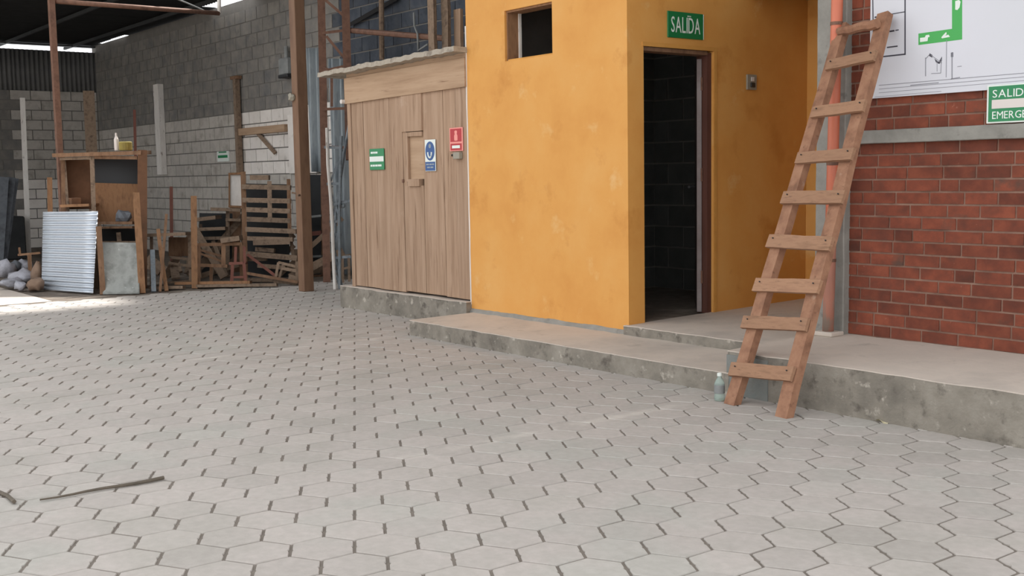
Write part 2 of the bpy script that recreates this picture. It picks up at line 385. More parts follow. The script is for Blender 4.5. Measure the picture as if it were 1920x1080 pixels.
# ================================================================== STEPS AND PLATFORMS
def slab(name, mb, n=24, a=.006, ma='concrete'):
    mb.cut(n, 0); mb.jitter(a, 3)
    return struct(name, mb, ma)
def capped(name, x0, x1, y0, y1, z0, z1, z1b=None, capname='slab_top', a=.006):
    """rough-sided plinth with a trowelled top of its own"""
    z1b = z1 if z1b is None else z1b; h = .006
    s_ = slab(name, MB().hexa([(x0, y0, z0), (x1, y0, z0), (x1, y1, z0), (x0, y1, z0), (x0, y0, z1-h), (x1, y0, z1-h), (x1, y1, z1b-h), (x0, y1, z1b-h)]), 30, a)
    c = MB().hexa([(x0-.001, y0-.001, z1-h), (x1, y0-.001, z1-h), (x1, y1, z1b-h), (x0-.001, y1, z1b-h), (x0-.001, y0-.001, z1), (x1, y0-.001, z1), (x1, y1, z1b), (x0, y1, z1b)])
    c.cut(30, 0); c.jitter(a, 3)
    o = obj(capname, c, 'concrete_top', s_)
    return s_
capped('concrete_step', -1.95, 1.57, -.675, .02, -.03, .128, .135)
capped('concrete_plinth', -4.24, -1.992, -.06, 1.2, -.03, .222, .222)
capped('concrete_platform', -.02, 1.56, -.035, 2.1, -.03, .205, .245)
capped('concrete_walkway', 1.555, 4.6, -.665, .30, -.03, .262, .290)
# blue-green painted end of the walkway front
M['bluepaint'] = mat('blue_green_old_paint', [(112, 118, 117), (128, 130, 126), (120, 116, 109)], 7, world=True, stain=[((116, 132, 130), 9, .6, .12)], bump=.5, bscale=30)
wk = bpy.data.objects['concrete_walkway']
o = obj('painted_patch', MB().box(1.552, 1.86, -.673, -.664, .0, .238).cut(8, 0).jitter(.004, 3), 'bluepaint', wk); o['label'] = 'faded blue-green painted end of the walkway front'

# ================================================================== YELLOW BUILDING
TOP = 3.3
wf = struct('wall_front', holed_wall((-2.0, -.14), (.165, TOP), (-1.452, -.843, 2.254, 2.66), lambda u, v, d: (u, d, v), .16), 'yellow')
ws = struct('wall_side', holed_wall((.0, 2.1), (.165, TOP), (.164, .909, .205, 2.245), lambda u, v, d: (-d, u, v), .14), 'yellow')
# ragged lower edge where the paint ends, grey base below it
mb = MB(); 
def base_fn(u, v):
    x = -2.0+2.02*u
    top = .172+.012*mnoise.noise(Vector((x*4, 3, 0)))+.006*mnoise.noise(Vector((x*17, 1, 0)))
    return ((x, -.012-.012*(1-v)+.004*mnoise.noise(Vector((x*11, v*3, 5))), .11+(top-.11)*v) if v < .99 else (x, .01, top+.004))
mb.grid(base_fn, 90, 3)
struct('trim_2', mb, 'concrete_grey')
struct('wall_alcove', MB().box(0, 1.55, 2.05, 2.2, .2, TOP), 'yellow')
struct('wall_yellow_left', MB().box(-2.0, -1.86, .16, 2.1, .1, TOP), 'yellow')
struct('trim_6', MB().box(-2.006, -1.994, -.006, .05, .2, 2.6).cut(14, 2).jitter(.003), 'whitewash')
struct('ceiling_yellow', MB().box(-2.05, .0, -.05, 2.3, TOP, TOP+.12), 'concrete_grey')
# interior; ceiling and front lining coloured dark for the room's shade
struct('floor_inside', MB().box(-1.86, -.02, .16, 2.3, .08, .21), 'dirt')
struct('ceiling_inside_shade', MB().box(-1.86, -.14, .16, 2.1, 2.78, 2.84), 'dark_sheet')
struct('shade_lining_front', MB().box(-1.86, -1.47, .16, .18, .2, 2.8), 'dark_sheet')
struct('alcove_shade_slab', MB().box(.0, 1.5, 1.25, 2.05, 2.72, 2.84), 'concrete_grey')  # added slab out of view, cut back so only the inner corner darkens
def block_wall(parent, xs, place, course, z0, z1, mats, bw, gap, skip=None, depth=.02, limit=300, stuffname='concrete_blocks', bumpout=.006, vary=0):
    """running-bond blocks, each its own part; place(u, z, out) -> point; mats(u, z) -> material key"""
    cells_ = []; rows = int(round((z1-z0)/course))
    for r in range(rows):
        u = xs[0]-(bw/2 if r % 2 else 0)-(random.uniform(0, .04) if vary else 0)
        while u < xs[1]-.02:
            w_ = bw*(1+round(random.uniform(-vary, vary), 2))
            if vary and random.random() < .12: w_ = bw*.55
            a, b = max(u, xs[0])+gap/2, min(u+w_, xs[1])-gap/2; u += w_
            if b-a < .03: continue
            za, zb = z0+r*course+gap/2, z0+(r+1)*course-gap/2
            if skip and skip((a+b)/2, (za+zb)/2): continue
            x, y, z = pixel(place((a+b)/2, (za+zb)/2, 0))
            vis = -60 < x < 1980 and -40 < y < 1100
            cells_.append((z if vis else z+100, a, b, za, zb))
    cells_.sort()
    cache = {}; rest = {}
    for k, (_, a, b, za, zb) in enumerate(cells_):
        om = random.choice((0, 1, 2)); out = bumpout+om*.0015; ma = mats((a+b)/2, (za+zb)/2)
        c = Vector(place((a+b)/2, (za+zb)/2, 0)); P = lambda u, z_, o_: Vector(place(u, z_, o_))
        def brick(mb_, org):
            i = .002
            mb_.hexa([P(a, za, -depth)-org, P(b, za, -depth)-org, P(b, zb, -depth)-org, P(a, zb, -depth)-org, P(a+i, za+i, out)-org, P(b-i, za+i, out)-org, P(b-i, zb-i, out)-org, P(a+i, zb-i, out)-org])
        if k < limit:
            key = (round(b-a, 3), om, ma)
            if key not in cache:
                mb_ = MB(); brick(mb_, c); me, _o = mb_.mesh(parent_piece(parent), org=Vector((0, 0, 0))); me.materials.append(M[ma]); cache[key] = me
            put(parent_piece(parent), cache[key], c, None, parent)
        else: brick(rest.setdefault(ma, MB()), Vector((0, 0, 0)))
    for ma, mb_ in rest.items():
        o_ = obj(stuffname, mb_, ma, parent); o_['kind'] = 'stuff'
PIECE = {}
def parent_piece(p): return PIECE.get(p.name, 'concrete_block')
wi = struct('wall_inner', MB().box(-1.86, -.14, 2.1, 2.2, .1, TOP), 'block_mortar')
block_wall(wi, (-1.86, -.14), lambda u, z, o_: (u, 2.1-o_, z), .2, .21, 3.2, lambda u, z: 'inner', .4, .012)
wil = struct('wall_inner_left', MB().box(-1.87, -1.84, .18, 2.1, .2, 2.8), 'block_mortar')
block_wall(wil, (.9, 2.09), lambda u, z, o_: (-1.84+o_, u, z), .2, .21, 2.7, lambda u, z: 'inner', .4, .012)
# door: brown frame, leaf swung inwards
d1 = struct('door_1', MB().box(-.13, -.02, .862, .912, .215, 2.235), 'doorframe')
WL[d1.name] = d1.location.copy()
obj('door_head', MB().box(-.13, -.015, .164, .862, 2.215, 2.245), 'wood_brown', d1)['label'] = 'brown wooden door head'
obj('door_jamb', MB().box(-.13, -.05, .158, .170, .215, 2.195), 'doorframe', d1)
hx, hy = Vector((-.085, .842, 0)), Vector((-.70, .714, 0)).normalized()
def leafbox(a, b, w): return MB().beam(hx+hy*a+Vector((0, 0, .225)), hx+hy*a+Vector((0, 0, 2.19)), w, b-a, hy) if 0 else MB().hexa([hx+hy*i+Vector((hy.y, -hy.x, 0))*j+Vector((0, 0, k)) for k in (.225, 2.19) for i, j in ((a, -w/2), (b, -w/2), (b, w/2), (a, w/2))])
lf = obj('door_leaf', leafbox(0, .70, .04).bevel(.003), 'door', d1); lf['label'] = 'dark door leaf swung inwards'
obj('leaf_edge', leafbox(-.008, .0, .036), 'dooredge', lf)
obj('door_handle', MB().tube([hx+hy*.63+Vector((-.01, -.02, 1.2)), hx+hy*.63+Vector((-.05, -.05, 1.2)), hx+hy*.53+Vector((-.05, -.05, 1.2))], .011), 'darkplastic', lf)
for z in (.5, 1.3, 2.0): obj('hinge', MB().tube([(-.068, .852, z-.05), (-.068, .852, z+.05)], .009), 'rust', lf)
obj('door_trim', MB().box(-.02, .006, .912, .945, .20, 2.245), 'yellow_edge', d1)
obj('door_trim', MB().box(-.02, .006, .15, .945, 2.245, 2.275), 'yellow_edge', d1)
# window: small opening with a timber lining
w1 = struct('window_1', MB().box(-1.452, -1.437, .02, .16, 2.254, 2.66), 'wood_orange')
WL[w1.name] = w1.location.copy()
obj('lining', MB().box(-1.437, -.843, .02, .16, 2.645, 2.66), 'wood_orange', w1)
obj('lining', MB().box(-.858, -.843, .03, .16, 2.254, 2.645), 'wood_orange', w1)
obj('window_sill', MB().box(-1.437, -.858, .02, .16, 2.254, 2.268), 'yellow_edge', w1)
obj('inner_frame', MB().box(-1.437, -1.424, .13, .155, 2.268, 2.645), 'whitewash', w1)['label'] = 'pale inner window post'
# sign over the door
sg = thing('exit_sign', 'green SALIDA sign above the dark doorway on the yellow wall', 'sign', (0, .6, 2.32))
obj('sign_plate', MB().box(0.001, .012, .405, .785, 2.322, 2.515).bevel(.003), 'salida_green', sg)
text('lettering', 'SALIDA', 'white', sg, (.0125, .44, 2.362), (0, 1, 0), (0, 0, 1), .31, .115)
for k in range(3): obj('accent_mark', MB().box(.012, .0135, .612+k*.014, .621+k*.014, 2.484, 2.492), 'white', sg)
bw_ = obj('border', MB().box(.003, .0125, .785, .790, 2.325, 2.512), 'white', sg); bw_['label'] = 'thin white right edge of the plate'
lsw = thing('light_switch', 'small beige light switch on yellow wall right of doorway', 'light switch', (0, 1.34, 1.97))
obj('switch_plate', MB().box(0, .016, 1.285, 1.40, 1.965, 2.085).bevel(.004), 'greyplastic', lsw)
obj('switch_button', MB().box(.016, .028, 1.32, 1.37, 1.985, 2.02).bevel(.003), 'darkplastic', lsw)
obj('switch_button', MB().box(.016, .022, 1.325, 1.365, 2.03, 2.065).bevel(.003), 'offwhite', lsw)

# ================================================================== BRICK WALL
wr = struct('wall_right', MB().box(1.70, 4.6, .262, .42, .27, 3.2), 'mortar')
PIECE[wr.name] = 'brick'; WL[wr.name] = wr.location.copy()
pl = lambda u, z, o_: (u, .262-o_, z)
block_wall(wr, (1.71, 3.72), pl, .0746, .288, 1.482, lambda u, z: 'brick', .2235, .0085, bumpout=.004, depth=.02, vary=.1)
block_wall(wr, (1.71, 3.72), pl, .0746, 1.552, 2.75, lambda u, z: 'brick', .2235, .0085, bumpout=.004, depth=.02, vary=.1, skip=lambda u, z: z > 1.80 and u > 2.15)
t1 = struct('trim_1', MB().box(1.53, 4.6, .212, .30, 1.476, 1.556).cut(30, 0).jitter(.003).bevel(.004), 'concrete_grey')
M['low_bounce_brick'] = mat('dark_brick_low_bounce', [(70, 44, 36), (88, 52, 40), (60, 42, 36)], 6, world=True, bump=.4)
struct('wall_brick_left', MB().box(1.50, 1.62, .262, 2.2, .2, 3.2), 'low_bounce_brick')  # unseen face, coloured dark to cut the bounce into the alcove
cl = struct('trim_3', MB().box(1.515, 1.735, .20, .30, .28, 3.2).cut(30, 2).jitter(.004).bevel(.006), 'concrete_grey')
# painted pipe in front of the column
pp = thing('downpipe', 'orange painted downpipe in front of the grey concrete column behind the ladder', 'pipe', (1.68, .135, .288))
M['orange_faded'] = mat('faded_orange_pipe', [(160, 112, 96), (176, 118, 98)], 7, (2, 2, .6), stain=[((140, 122, 110), 6, .55, .12)], bump=.2)
obj('pipe', MB().tube([(1.672+.02*(z-.3), .135, z) for z in (.85, 1.3, 1.8, 2.3, 2.8, 3.2)], .035, 14), 'orange_pipe', pp, True)
obj('lower_pipe', MB().tube([(1.672+.02*(z-.3), .135, z) for z in (.30, .5, .7, .85)], .0352, 14), 'orange_faded', pp, True)['label'] = 'faded brownish lower end of the pipe'
obj('pipe_shoe', MB().box(1.60, 1.745, .07, .2, .284, .312).bevel(.006), 'concrete_top', pp)
for z in (.75, 1.35, 2.2): obj('clip', MB().tube([(1.672+.02*(z-.3), .135, z), (1.672+.02*(z-.3), .135, z+.02)], .038, 14), 'rust', pp)

# white plan board
bd = thing('plan_board', 'large white board with evacuation plan on the brick wall', 'board', (2.6, .24, 1.745))
YB = .252
obj('panel', MB().box(1.885, 3.75, .228, .248, 1.748, 3.0), 'white_board', bd)
YF = .2275
def B(x, y): return on(x, y, 1, YF)
def stroke(mb, x0, y0, x1, y1, wpx):
    p, q = B(x0, y0), B(x1, y1); w = wpx*6.7/FPX
    return mb.beam(p, q, w, .0012, (0, 1, 0))
mb = MB()
for a in ((1636, -30, 1638, 112, 2.2), (1697, -30, 1697, 103, 2.6), (1648, 107, 1698, 101.5, 2.6), (1640, 32, 1697, 22, 1.6), (1668, 59, 1677, 57.5, 3), (1679, 57, 1685, 56, 2), (1663, 89, 1683, 86.5, 2.4), (1640, 33, 1647, 31.5, 2), (1640, 62, 1646, 61, 2)): stroke(mb, *a)
o = obj('table_lines', mb, 'black', bd); o['kind'] = 'stuff'; o['label'] = 'black ruled table at the left edge of the board'
mb = MB(); mb.poly([B(*p) for p in ((1722, 63), (1785, 54), (1785, -30), (1804, -30), (1804, 74), (1722, 84.5))], (0, .0015, 0))
o = obj('green_route', mb, 'green_bright', bd); o['label'] = 'green L-shaped route printed on the board'
YF = .2262
mb = MB()
for pts in (((1725, 71), (1734, 70), (1736, 66), (1742, 65), (1743, 69), (1740, 70), (1739, 77), (1725, 79)), ((1765, 70), (1771, 63), (1774, 60), (1775, 64), (1772, 67), (1778, 65), (1781, 69), (1766, 72)), ((1791, 2), (1798, 0), (1801, 3), (1799, 14), (1795, 19), (1791, 18))):
    mb.poly([B(*p) for p in pts], (0, .001, 0))
o = obj('route_icons', mb, 'white', bd); o['kind'] = 'stuff'; o['label'] = 'small white pictograms on the green route'
YF = .2272
mb = MB()
for a in ((1735.5, 108, 1735.5, 143, 1.6), (1736, 110, 1743, 102, 1.2), (1775, 75, 1774, 145, 1.1), (1785, 98, 1785, 147, 1.8), (1745, 103, 1766, 118, 1.0), (1746, 138, 1764, 137, 1.2), (1765, 110, 1764, 137, 1), (1757, 114, 1757, 134, .8), (1648, 160, 1920, 137, 1.1), (1648, 167, 1920, 144, .9), (1648, 174, 1920, 151, .8), (1707, 160, 1760, 155, 1.5), (1783, 148, 1800, 145, 1.5), (1795, 125, 1803, 124, 1), (1640, 182, 1765, 171, .7)): stroke(mb, *a)
o = obj('sketch_lines', mb, 'greyline', bd); o['kind'] = 'stuff'; o['label'] = 'thin grey drawing lines along the bottom of the board'
mb = MB()
for pts in (((1752, 110), (1760, 116), (1766, 106), (1766, 114), (1761, 120), (1755, 117)), ((1743, 100), (1748, 103), (1748, 108), (1742, 105)), ((1783, 99), (1787, 98), (1787, 107), (1783, 107))):
    mb.poly([B(*p) for p in pts], (0, .001, 0))
o = obj('sketch_marks', mb, 'black', bd); o['kind'] = 'stuff'; o['label'] = 'small black shapes in the drawing on the board'
# green sign at the right frame edge
s2 = thing('safety_sign', 'green safety sign with white band on bricks below the white board', 'sign', (2.9, .25, 1.562))
obj('sign_plate', MB().box(2.655, 3.06, .212, .2265, 1.562, 1.772).bevel(.003), 'white', s2)
obj('green_field', MB().box(2.668, 3.047, .2095, .213, 1.571, 1.763), 'green', s2)
obj('pale_band', MB().box(2.688, 3.03, .208, .210, 1.642, 1.69), 'offwhite', s2)
text('lettering', 'SALIDA DE', 'white', s2, (2.692, .2093, 1.702), (1, 0, 0), (0, 0, 1), .33, .042)
text('lettering', 'EMERGENCIA', 'white', s2, (2.692, .2093, 1.586), (1, 0, 0), (0, 0, 1), .33, .04)

# ================================================================== LADDER
LB, RB = Vector((1.775, -.875, 0)), Vector((2.195, -.935, 0))
LT, RT = on(1583, 47, 1, .17), on(1659, 27, 1, .17)
nL = (LT-LB).cross(RB-LB).normalized()
if nL.y < 0: nL = -nL
ld = thing('ladder', 'rough wooden ladder leaning against the brick wall and white board', 'ladder', ((LB+RB)/2))
def stile(p, q, w0, w1, name):
    p = Vector(p); a = (q-p).normalized()
    mb = MB().beam(p, q, w0, .05, nL, w1)
    lo = sorted(mb.b.verts, key=lambda v: v.co.z)[:4]
    for v in lo: v.co -= a*(v.co.z/a.z)          # feet cut flat on the ground
    ax = a
    es = [e for e in mb.b.edges if abs((e.verts[0].co-e.verts[1].co).normalized().dot(a)) > .9]
    bmesh.ops.subdivide_edges(mb.b, edges=es, cuts=14, use_grid_fill=True)
    for v in mb.b.verts:
        if v.co.z > .02: v.co += Vector((mnoise.noise(v.co*2.3), mnoise.noise(v.co*2.3+Vector((5, 0, 0))), 0))*.007
    return obj(name, mb, 'ladder', ld)
stile(LB, LT, .086, .075, 'stile'); stile(RB, RT, .088, .078, 'stile')
front = LB-nL*.038
def L(x, y, off=.038):      # point on the ladder's front plane
    d = ray(x, y); o_ = LB-nL*off; return CAM+d*((o_-CAM).dot(nL)/d.dot(nL))
RUNGS = [((1551, 123), (1642, 104), 22), ((1524, 211), (1622, 198), 23), ((1495, 297), (1600, 289), 23), ((1468, 371), (1583, 370), 25), ((1441, 452), (1560, 458), 26), ((1416, 534), (1537, 538), 26), ((1393, 604), (1514, 609), 24), ((1370, 692), (1487, 702), 26)]
for a, b, h in RUNGS:
    p, q = L(*a), L(*b)
    mb = MB().beam(p, q, h*6.65/FPX, .022, nL)
    es = [e for e in mb.b.edges if (e.verts[0].co-e.verts[1].co).length > .15]
    bmesh.ops.subdivide_edges(mb.b, edges=es, cuts=6, use_grid_fill=True)
    mb.jitter(.003, a[1])
    rg = obj('rung', mb, 'rung', ld)
    for f in (.09, .92):
        c = p.lerp(q, f)-nL*.011
        for dz in (-.016, .016):
            obj('nail', MB().tube([c+Vector((0, 0, dz))+nL*.004, c+Vector((0, 0, dz))-nL*.003], .004, 6), 'darkplastic', rg)
p, q = L(1573, 60, .03), L(1645, 44, .03)
o = obj('rung', MB().tube([p.lerp(q, i/6)+Vector((0, 0, .004*math.sin(i*2.1))) for i in range(7)], .026, 8, .031).jitter(.004), 'ladder', ld); o['label'] = 'round topmost rung of bare branch'

# ================================================================== WOODEN SHED
sh = thing('wooden_shed', 'weathered plank shed beside the yellow building on the low plinth', 'shed', (-3.03, .6, .222))
def plank(name, x0, x1, z0, z1, y0=.0, y1=.035, ma='shedwood', seed=0, par=None):
    mb = MB().box(x0, x1, y0, y1, z0, z1).cut(6, 2 if z1-z0 > x1-x0 else 0).jitter(.0025, seed+x0*3)
    return obj(name, mb, ma, par or sh)
plank('plank', -4.065, -4.005, .225, 2.10, -.012, .05)
plank('plank', -3.998, -3.78, .235, 2.09)
plank('plank', -3.775, -3.535, .235, 2.09, .004)
plank('plank', -3.530, -3.295, .232, 2.09, .002)
plank('plank', -3.290, -3.062, .232, 2.09)
dr = plank('shed_door', -3.052, -2.715, .245, 1.24, .0); dr['label'] = 'plank door with a small hatch'
plank('plank', -3.055, -2.708, 1.742, 2.09, -.014, .02, par=dr)
plank('plank', -2.71, -2.385, .245, 2.09, .003, par=dr)
plank('plank', -3.052, -2.995, 1.24, 1.765, .0, par=dr)
plank('hatch_frame', -2.993, -2.955, 1.28, 1.735, -.012, .02, par=dr)
plank('hatch_frame', -2.955, -2.715, 1.695, 1.735, -.012, .02, par=dr)
plank('hatch_panel', -2.955, -2.712, 1.30, 1.695, .014, .035, 'shedboard', par=dr)
plank('hatch_sill', -2.955, -2.76, 1.235, 1.30, -.022, .03, par=dr)
obj('latch', MB().box(-3.075, -3.045, -.012, .01, 1.27, 1.30).bevel(.003), 'rust', dr)
plank('plank', -2.378, -2.19, .24, 2.09, .002)
plank('plank', -2.185, -2.005, .24, 2.09, .0)
mb = MB().hexa([(-4.09, -.024, 2.062), (-2.0, -.024, 2.088), (-2.0, .0, 2.088), (-4.09, .0, 2.062), (-4.09, -.024, 2.315), (-2.0, -.024, 2.335), (-2.0, .0, 2.335), (-4.09, .0, 2.315)])
obj('header_board', mb.cut(8, 0).jitter(.002), 'shedboard', sh)
mb = MB().hexa([(-4.06, -.012, 2.32), (-2.0, -.012, 2.338), (-2.0, .012, 2.338), (-4.06, .012, 2.32), (-4.06, -.012, 2.40), (-2.0, -.012, 2.425), (-2.0, .012, 2.425), (-4.06, .012, 2.40)])
obj('header_board', mb.cut(8, 0).jitter(.002), 'shedboard', sh)
plank('side_board', -4.06, -4.03, .225, 2.38, .05, 1.2)
mb = MB()
def roof_fn(u, v):
    x = -4.42+2.43*u; y = -.14+1.5*v
    return (x, y, 2.395+.03*u+.003*math.sin(x*38)-.05*v+.012*mnoise.noise(Vector((x*3.3, 0, 0)))+.006*mnoise.noise(Vector((x*14, 2, 0))))
mb.grid(roof_fn, 120, 4)
M['cement_sheet'] = mat('cement_roof_sheet', [(150, 140, 126), (172, 162, 148), (120, 110, 98)], 9, bump=.4)
obj('roof_sheet', mb, 'cement_sheet', sh, solid=.045)['label'] = 'wavy grey fibre-cement roof sheet'
obj('wire_insulator', MB().tube([(-4.10, -.01, 2.085), (-4.10, -.06, 2.085)], .022, 10), 'offwhite', sh)

def mini_sign(name, label, x0, x1, z0, z1, pm, y=.0):
    t_ = thing(name, label, 'sign', ((x0+x1)/2, y, z0))
    obj('sign_plate', MB().box(x0, x1, y-.012, y-.004, z0, z1).bevel(.002), pm, t_)
    return t_
g1 = mini_sign('route_sign', 'small green sign with white middle band on the shed planks', -3.655, -3.385, 1.395, 1.60, 'green')
obj('white_band', MB().box(-3.65, -3.39, -.0135, -.0118, 1.475, 1.525), 'white', g1)
mb = MB()
for z, xs in ((1.562, ((-3.625, -3.585), (-3.578, -3.55), (-3.543, -3.50))), (1.437, ((-3.635, -3.60), (-3.594, -3.555), (-3.548, -3.50), (-3.494, -3.43)))):
    for a, b in xs: mb.box(a, b, -.0134, -.0118, z-.009, z+.009)
o = obj('caption_marks', mb, 'white', g1); o['kind'] = 'stuff'
g2 = mini_sign('ear_protection_sign', 'white and blue round-symbol sign beside the shed hatch', -2.665, -2.495, 1.37, 1.655, 'white')
cx, cz = -2.58, 1.552
mb = MB(); mb.poly([(cx+.074*math.cos(a*math.pi/14), -.0122, cz+.086*math.sin(a*math.pi/14)) for a in range(28)], (0, -.0015, 0)); obj('blue_disc', mb, 'blue', g2)
mb = MB(); pts = [(cx+.030*math.cos(a), -.0150, cz-.01+.05*math.sin(a)) for a in [math.pi*(1.0+i/10) for i in range(11)]]; mb.tube(pts, .009, 6); obj('head_symbol', mb, 'white', g2)
mb = MB(); mb.poly([(cx+.018*math.cos(a*math.pi/8), -.0138, cz+.045+.02*math.sin(a*math.pi/8)) for a in range(16)], (0, -.001, 0)); obj('head_symbol', mb, 'pale_blue', g2)
obj('blue_band', MB().box(-2.66, -2.50, -.0138, -.0118, 1.375, 1.455), 'blue', g2)
mb = MB()
for z, xs in ((1.432, ((-2.645, -2.60), (-2.592, -2.555), (-2.548, -2.515))), (1.405, ((-2.63, -2.585), (-2.575, -2.53)))):
    for a, b in xs: mb.box(a, b, -.0146, -.0136, z-.006, z+.006)
o = obj('caption_marks', mb, 'pale_blue', g2); o['kind'] = 'stuff'
g3 = mini_sign('extinguisher_sign', 'red sign with white pictogram on the last shed plank', -2.265, -2.065, 1.54, 1.745, 'pink')
obj('red_field', MB().box(-2.25, -2.08, -.0138, -.0118, 1.622, 1.735), 'red', g3)
obj('red_band', MB().box(-2.25, -2.08, -.0138, -.0118, 1.548, 1.606), 'red', g3)
mb = MB(); mb.lathe([(.006, 0), (.026, .004), (.026, .045), (.016, .06), (.020, .07), (.020, .085), (.006, .09)], (-2.165, -.0135, 1.63), n=12)
for v in mb.b.verts: v.co.y = -.0135+(v.co.y+.0135)*.08
obj('pictogram', mb, 'pink', g3)
obj('caption_band', MB().box(-2.225, -2.105, -.0148, -.0136, 1.565, 1.59), 'white', g3)
jb = thing('junction_box', 'little grey box mounted under the red sign on the shed', 'box', (-2.13, 0, 1.47))
obj('box_body', MB().box(-2.18, -2.085, -.04, 0, 1.47, 1.53).bevel(.004), 'greyplastic', jb)
obj('cable_stub', MB().tube([(-2.18, -.02, 1.515), (-2.23, -.015, 1.51), (-2.245, -.004, 1.50)], .006), 'darkplastic', jb)

# ================================================================== HALL SHELL
wb = struct('wall_back', MB().box(-18.6, -1.9, 2.145, 2.3, -.03, 4.16), 'block_mortar')
WL[wb.name] = wb.location.copy()
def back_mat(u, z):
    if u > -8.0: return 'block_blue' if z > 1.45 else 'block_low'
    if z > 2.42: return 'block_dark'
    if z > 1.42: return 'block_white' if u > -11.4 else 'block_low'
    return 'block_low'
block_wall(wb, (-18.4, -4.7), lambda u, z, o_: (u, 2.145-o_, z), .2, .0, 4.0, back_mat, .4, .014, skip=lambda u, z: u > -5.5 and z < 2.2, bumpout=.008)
wl = struct('wall_left', MB().box(-18.6, -18.40, -6, 2.3, -.03, 3.16), 'block_mortar')
WL[wl.name] = wl.location.copy()
block_wall(wl, (-2.6, 2.13), lambda u, z, o_: (-18.40+o_, u, z), .2, .0, 3.1, lambda u, z: ('block_white' if z < 1.42 else 'block_low') if u > .4 else 'block_dark', .4, .016, bumpout=.008)
for k in range(11):         # corrugated panels above the blocks
    y0 = 2.13-.82*(k+1)
    mb = MB(); mb.grid(lambda u, v: (-18.42+.02*math.sin(u*9*2*math.pi), y0+.84*u, 3.12+.90*v), 54, 1)
    obj('sheet_panel', mb, 'wall_sheet', wl, True, solid=.004)
struct('trim_4', MB().box(-18.5, -18.36, -7, 2.15, 4.115, 4.14), 'dark_sheet')
cg = struct('ceiling', MB().box(-19, -9.5, -9, -8.94, 4.2, 4.3), 'dark_sheet')
WL[cg.name] = cg.location.copy()
for k in range(11):         # roof sheets of the hall, the daylight slips in where some are short
    x0 = -19+.84*k; short = {1: .03, 2: .05, 8: .22, 9: .34}.get(k, -.06)
    mb = MB(); mb.grid(lambda u, v: (x0+.86*u, -9+(2.145+9-short)*v, 4.19+.018*math.sin(u*8*2*math.pi)), 40, 1)
    obj('roof_sheet', mb, 'dark_sheet', cg, True, solid=.004)
for y in (-7, -5, -3, -1.2, .4, 1.7): obj('purlin', MB().box(-19, -9.6, y-.02, y+.02, 4.11, 4.165), 'dark_sheet', cg)
struct('sun_cover_low', MB().box(-9.7, -1.9, .95, 2.4, 4.22, 4.28), 'dark_sheet')  # unseen cover added to stop the sun patch reaching further back
tb = struct('trim_5', MB().beam(on(655, 47, 1, 2.08), on(745, -4, 1, 2.08), .05, .05), 'darkplastic')
# unseen roof over the yard, added to block the sun; edges set for light
cy = struct('sun_block_roof', MB().box(-7.9, 5.5, -2.6, 2.6, 5.6, 5.7), 'dark_sheet')
struct('sun_block_wall', MB().box(-8.3, 4.6, 2.4, 2.5, 3.2, 5.6), 'wall_sheet')  # unseen wall added to block the sun behind the buildings

# ------------------------------------------------------------------ posts and steelwork
def solo(name, mb, ma, label, cat, group=None, smooth=False):
    return tag(obj(name, mb, ma, None, smooth), label, cat, group)
b0 = gr(571, 546)
pt = thing('timber_post', 'square brown post standing free at the edge of the paving', 'post', (b0.x, b0.y, 0))
ax = Vector((1, 0, 0)); 
obj('shaft', MB().box(b0.x-.072, b0.x+.072, b0.y-.04, b0.y+.09, 0, 3.95).bevel(.006), 'post', pt)
obj('rope_knot', MB().tube([(b0.x-.08+.17*math.cos(i*.7)*.5+.08, b0.y+.02-.11*abs(math.sin(i*.7+1.5)), 1.12+.01*i) for i in range(5)], .012, 6), 'rubble', pt)
obj('insulator', MB().lump((b0.x-.03, b0.y-.06, 2.26), .05, .04, .05, 3), 'greyplastic', pt)
x0 = on(107, 200, 0, -9.5)
ps = thing('slim_post', 'slim brown steel post rising behind the corrugated sheet', 'post', (-9.5, -1.26, 0))
obj('shaft', MB().box(-9.545, -9.455, x0.y-.035, x0.y+.035, 0, 4.08), 'rust', ps)
e0, e1 = on(100, 2, 0, -9.5), on(411, 25, 0, -9.5)
tbm = thing('steel_tube', 'pale rusty tube beam under the roof with an upturned end', 'beam', (-9.5, e0.y, e0.z))
obj('tube', MB().tube([e0+Vector((0, .03, 0)), e1], .032, 10), 'rust', tbm, True)
obj('upturned_end', MB().tube([e1, e1+Vector((0, .01, .28))], .028, 10), 'whitewash', tbm, True)
obj('hanger', MB().tube([e1+Vector((0, .01, .26)), e1+Vector((0, .01, .46))], .012, 6), 'rust', tbm)
cb = [on(300+i*12, -12+38*(i/8)**1.2, 0, -9.6) for i in range(9)]
solo('cable', MB().tube(cb, .012, 6), 'lead', 'pale cable sagging to the end of the tube beam', 'cable')
# lattice column
lc = thing('lattice_column', 'rusty lattice steel column standing left of the shed roof', 'column', (gr(613, 529).x, gr(613, 529).y, 0))
DL = 14.6
g0 = gr(613, 529)
obj('chord', MB().beam(g0, dp(602, -20, DL-.05), .095, .09), 'rust', lc)
obj('chord', MB().beam(dp(656, 300, DL-.3), dp(647, -20, DL-.3), .10, .09), 'rust', lc)
for y, dy in ((62, -6), (134, -12), (205, -2), (275, 2)): obj('lattice_bar', MB().pbeam(604, y, 654, y+dy, 5, DL-.15), 'rust', lc)
for a in ((612, 68, 648, 112), (650, 140, 606, 128), (610, 0, 645, 30), (622, 140, 622, 200)): obj('lattice_bar', MB().pbeam(*a, 5, DL-.12), 'rust', lc)
lb = thing('steel_truss', 'narrow blue-grey steel truss upright between post and shed', 'truss', (gr(634, 543).x, gr(634, 543).y, 0))
g1_, g2_ = gr(628, 543), gr(637, 542)
DT = 13.65
def curve(px, d): return [dp(x, y, d) for x, y in px]
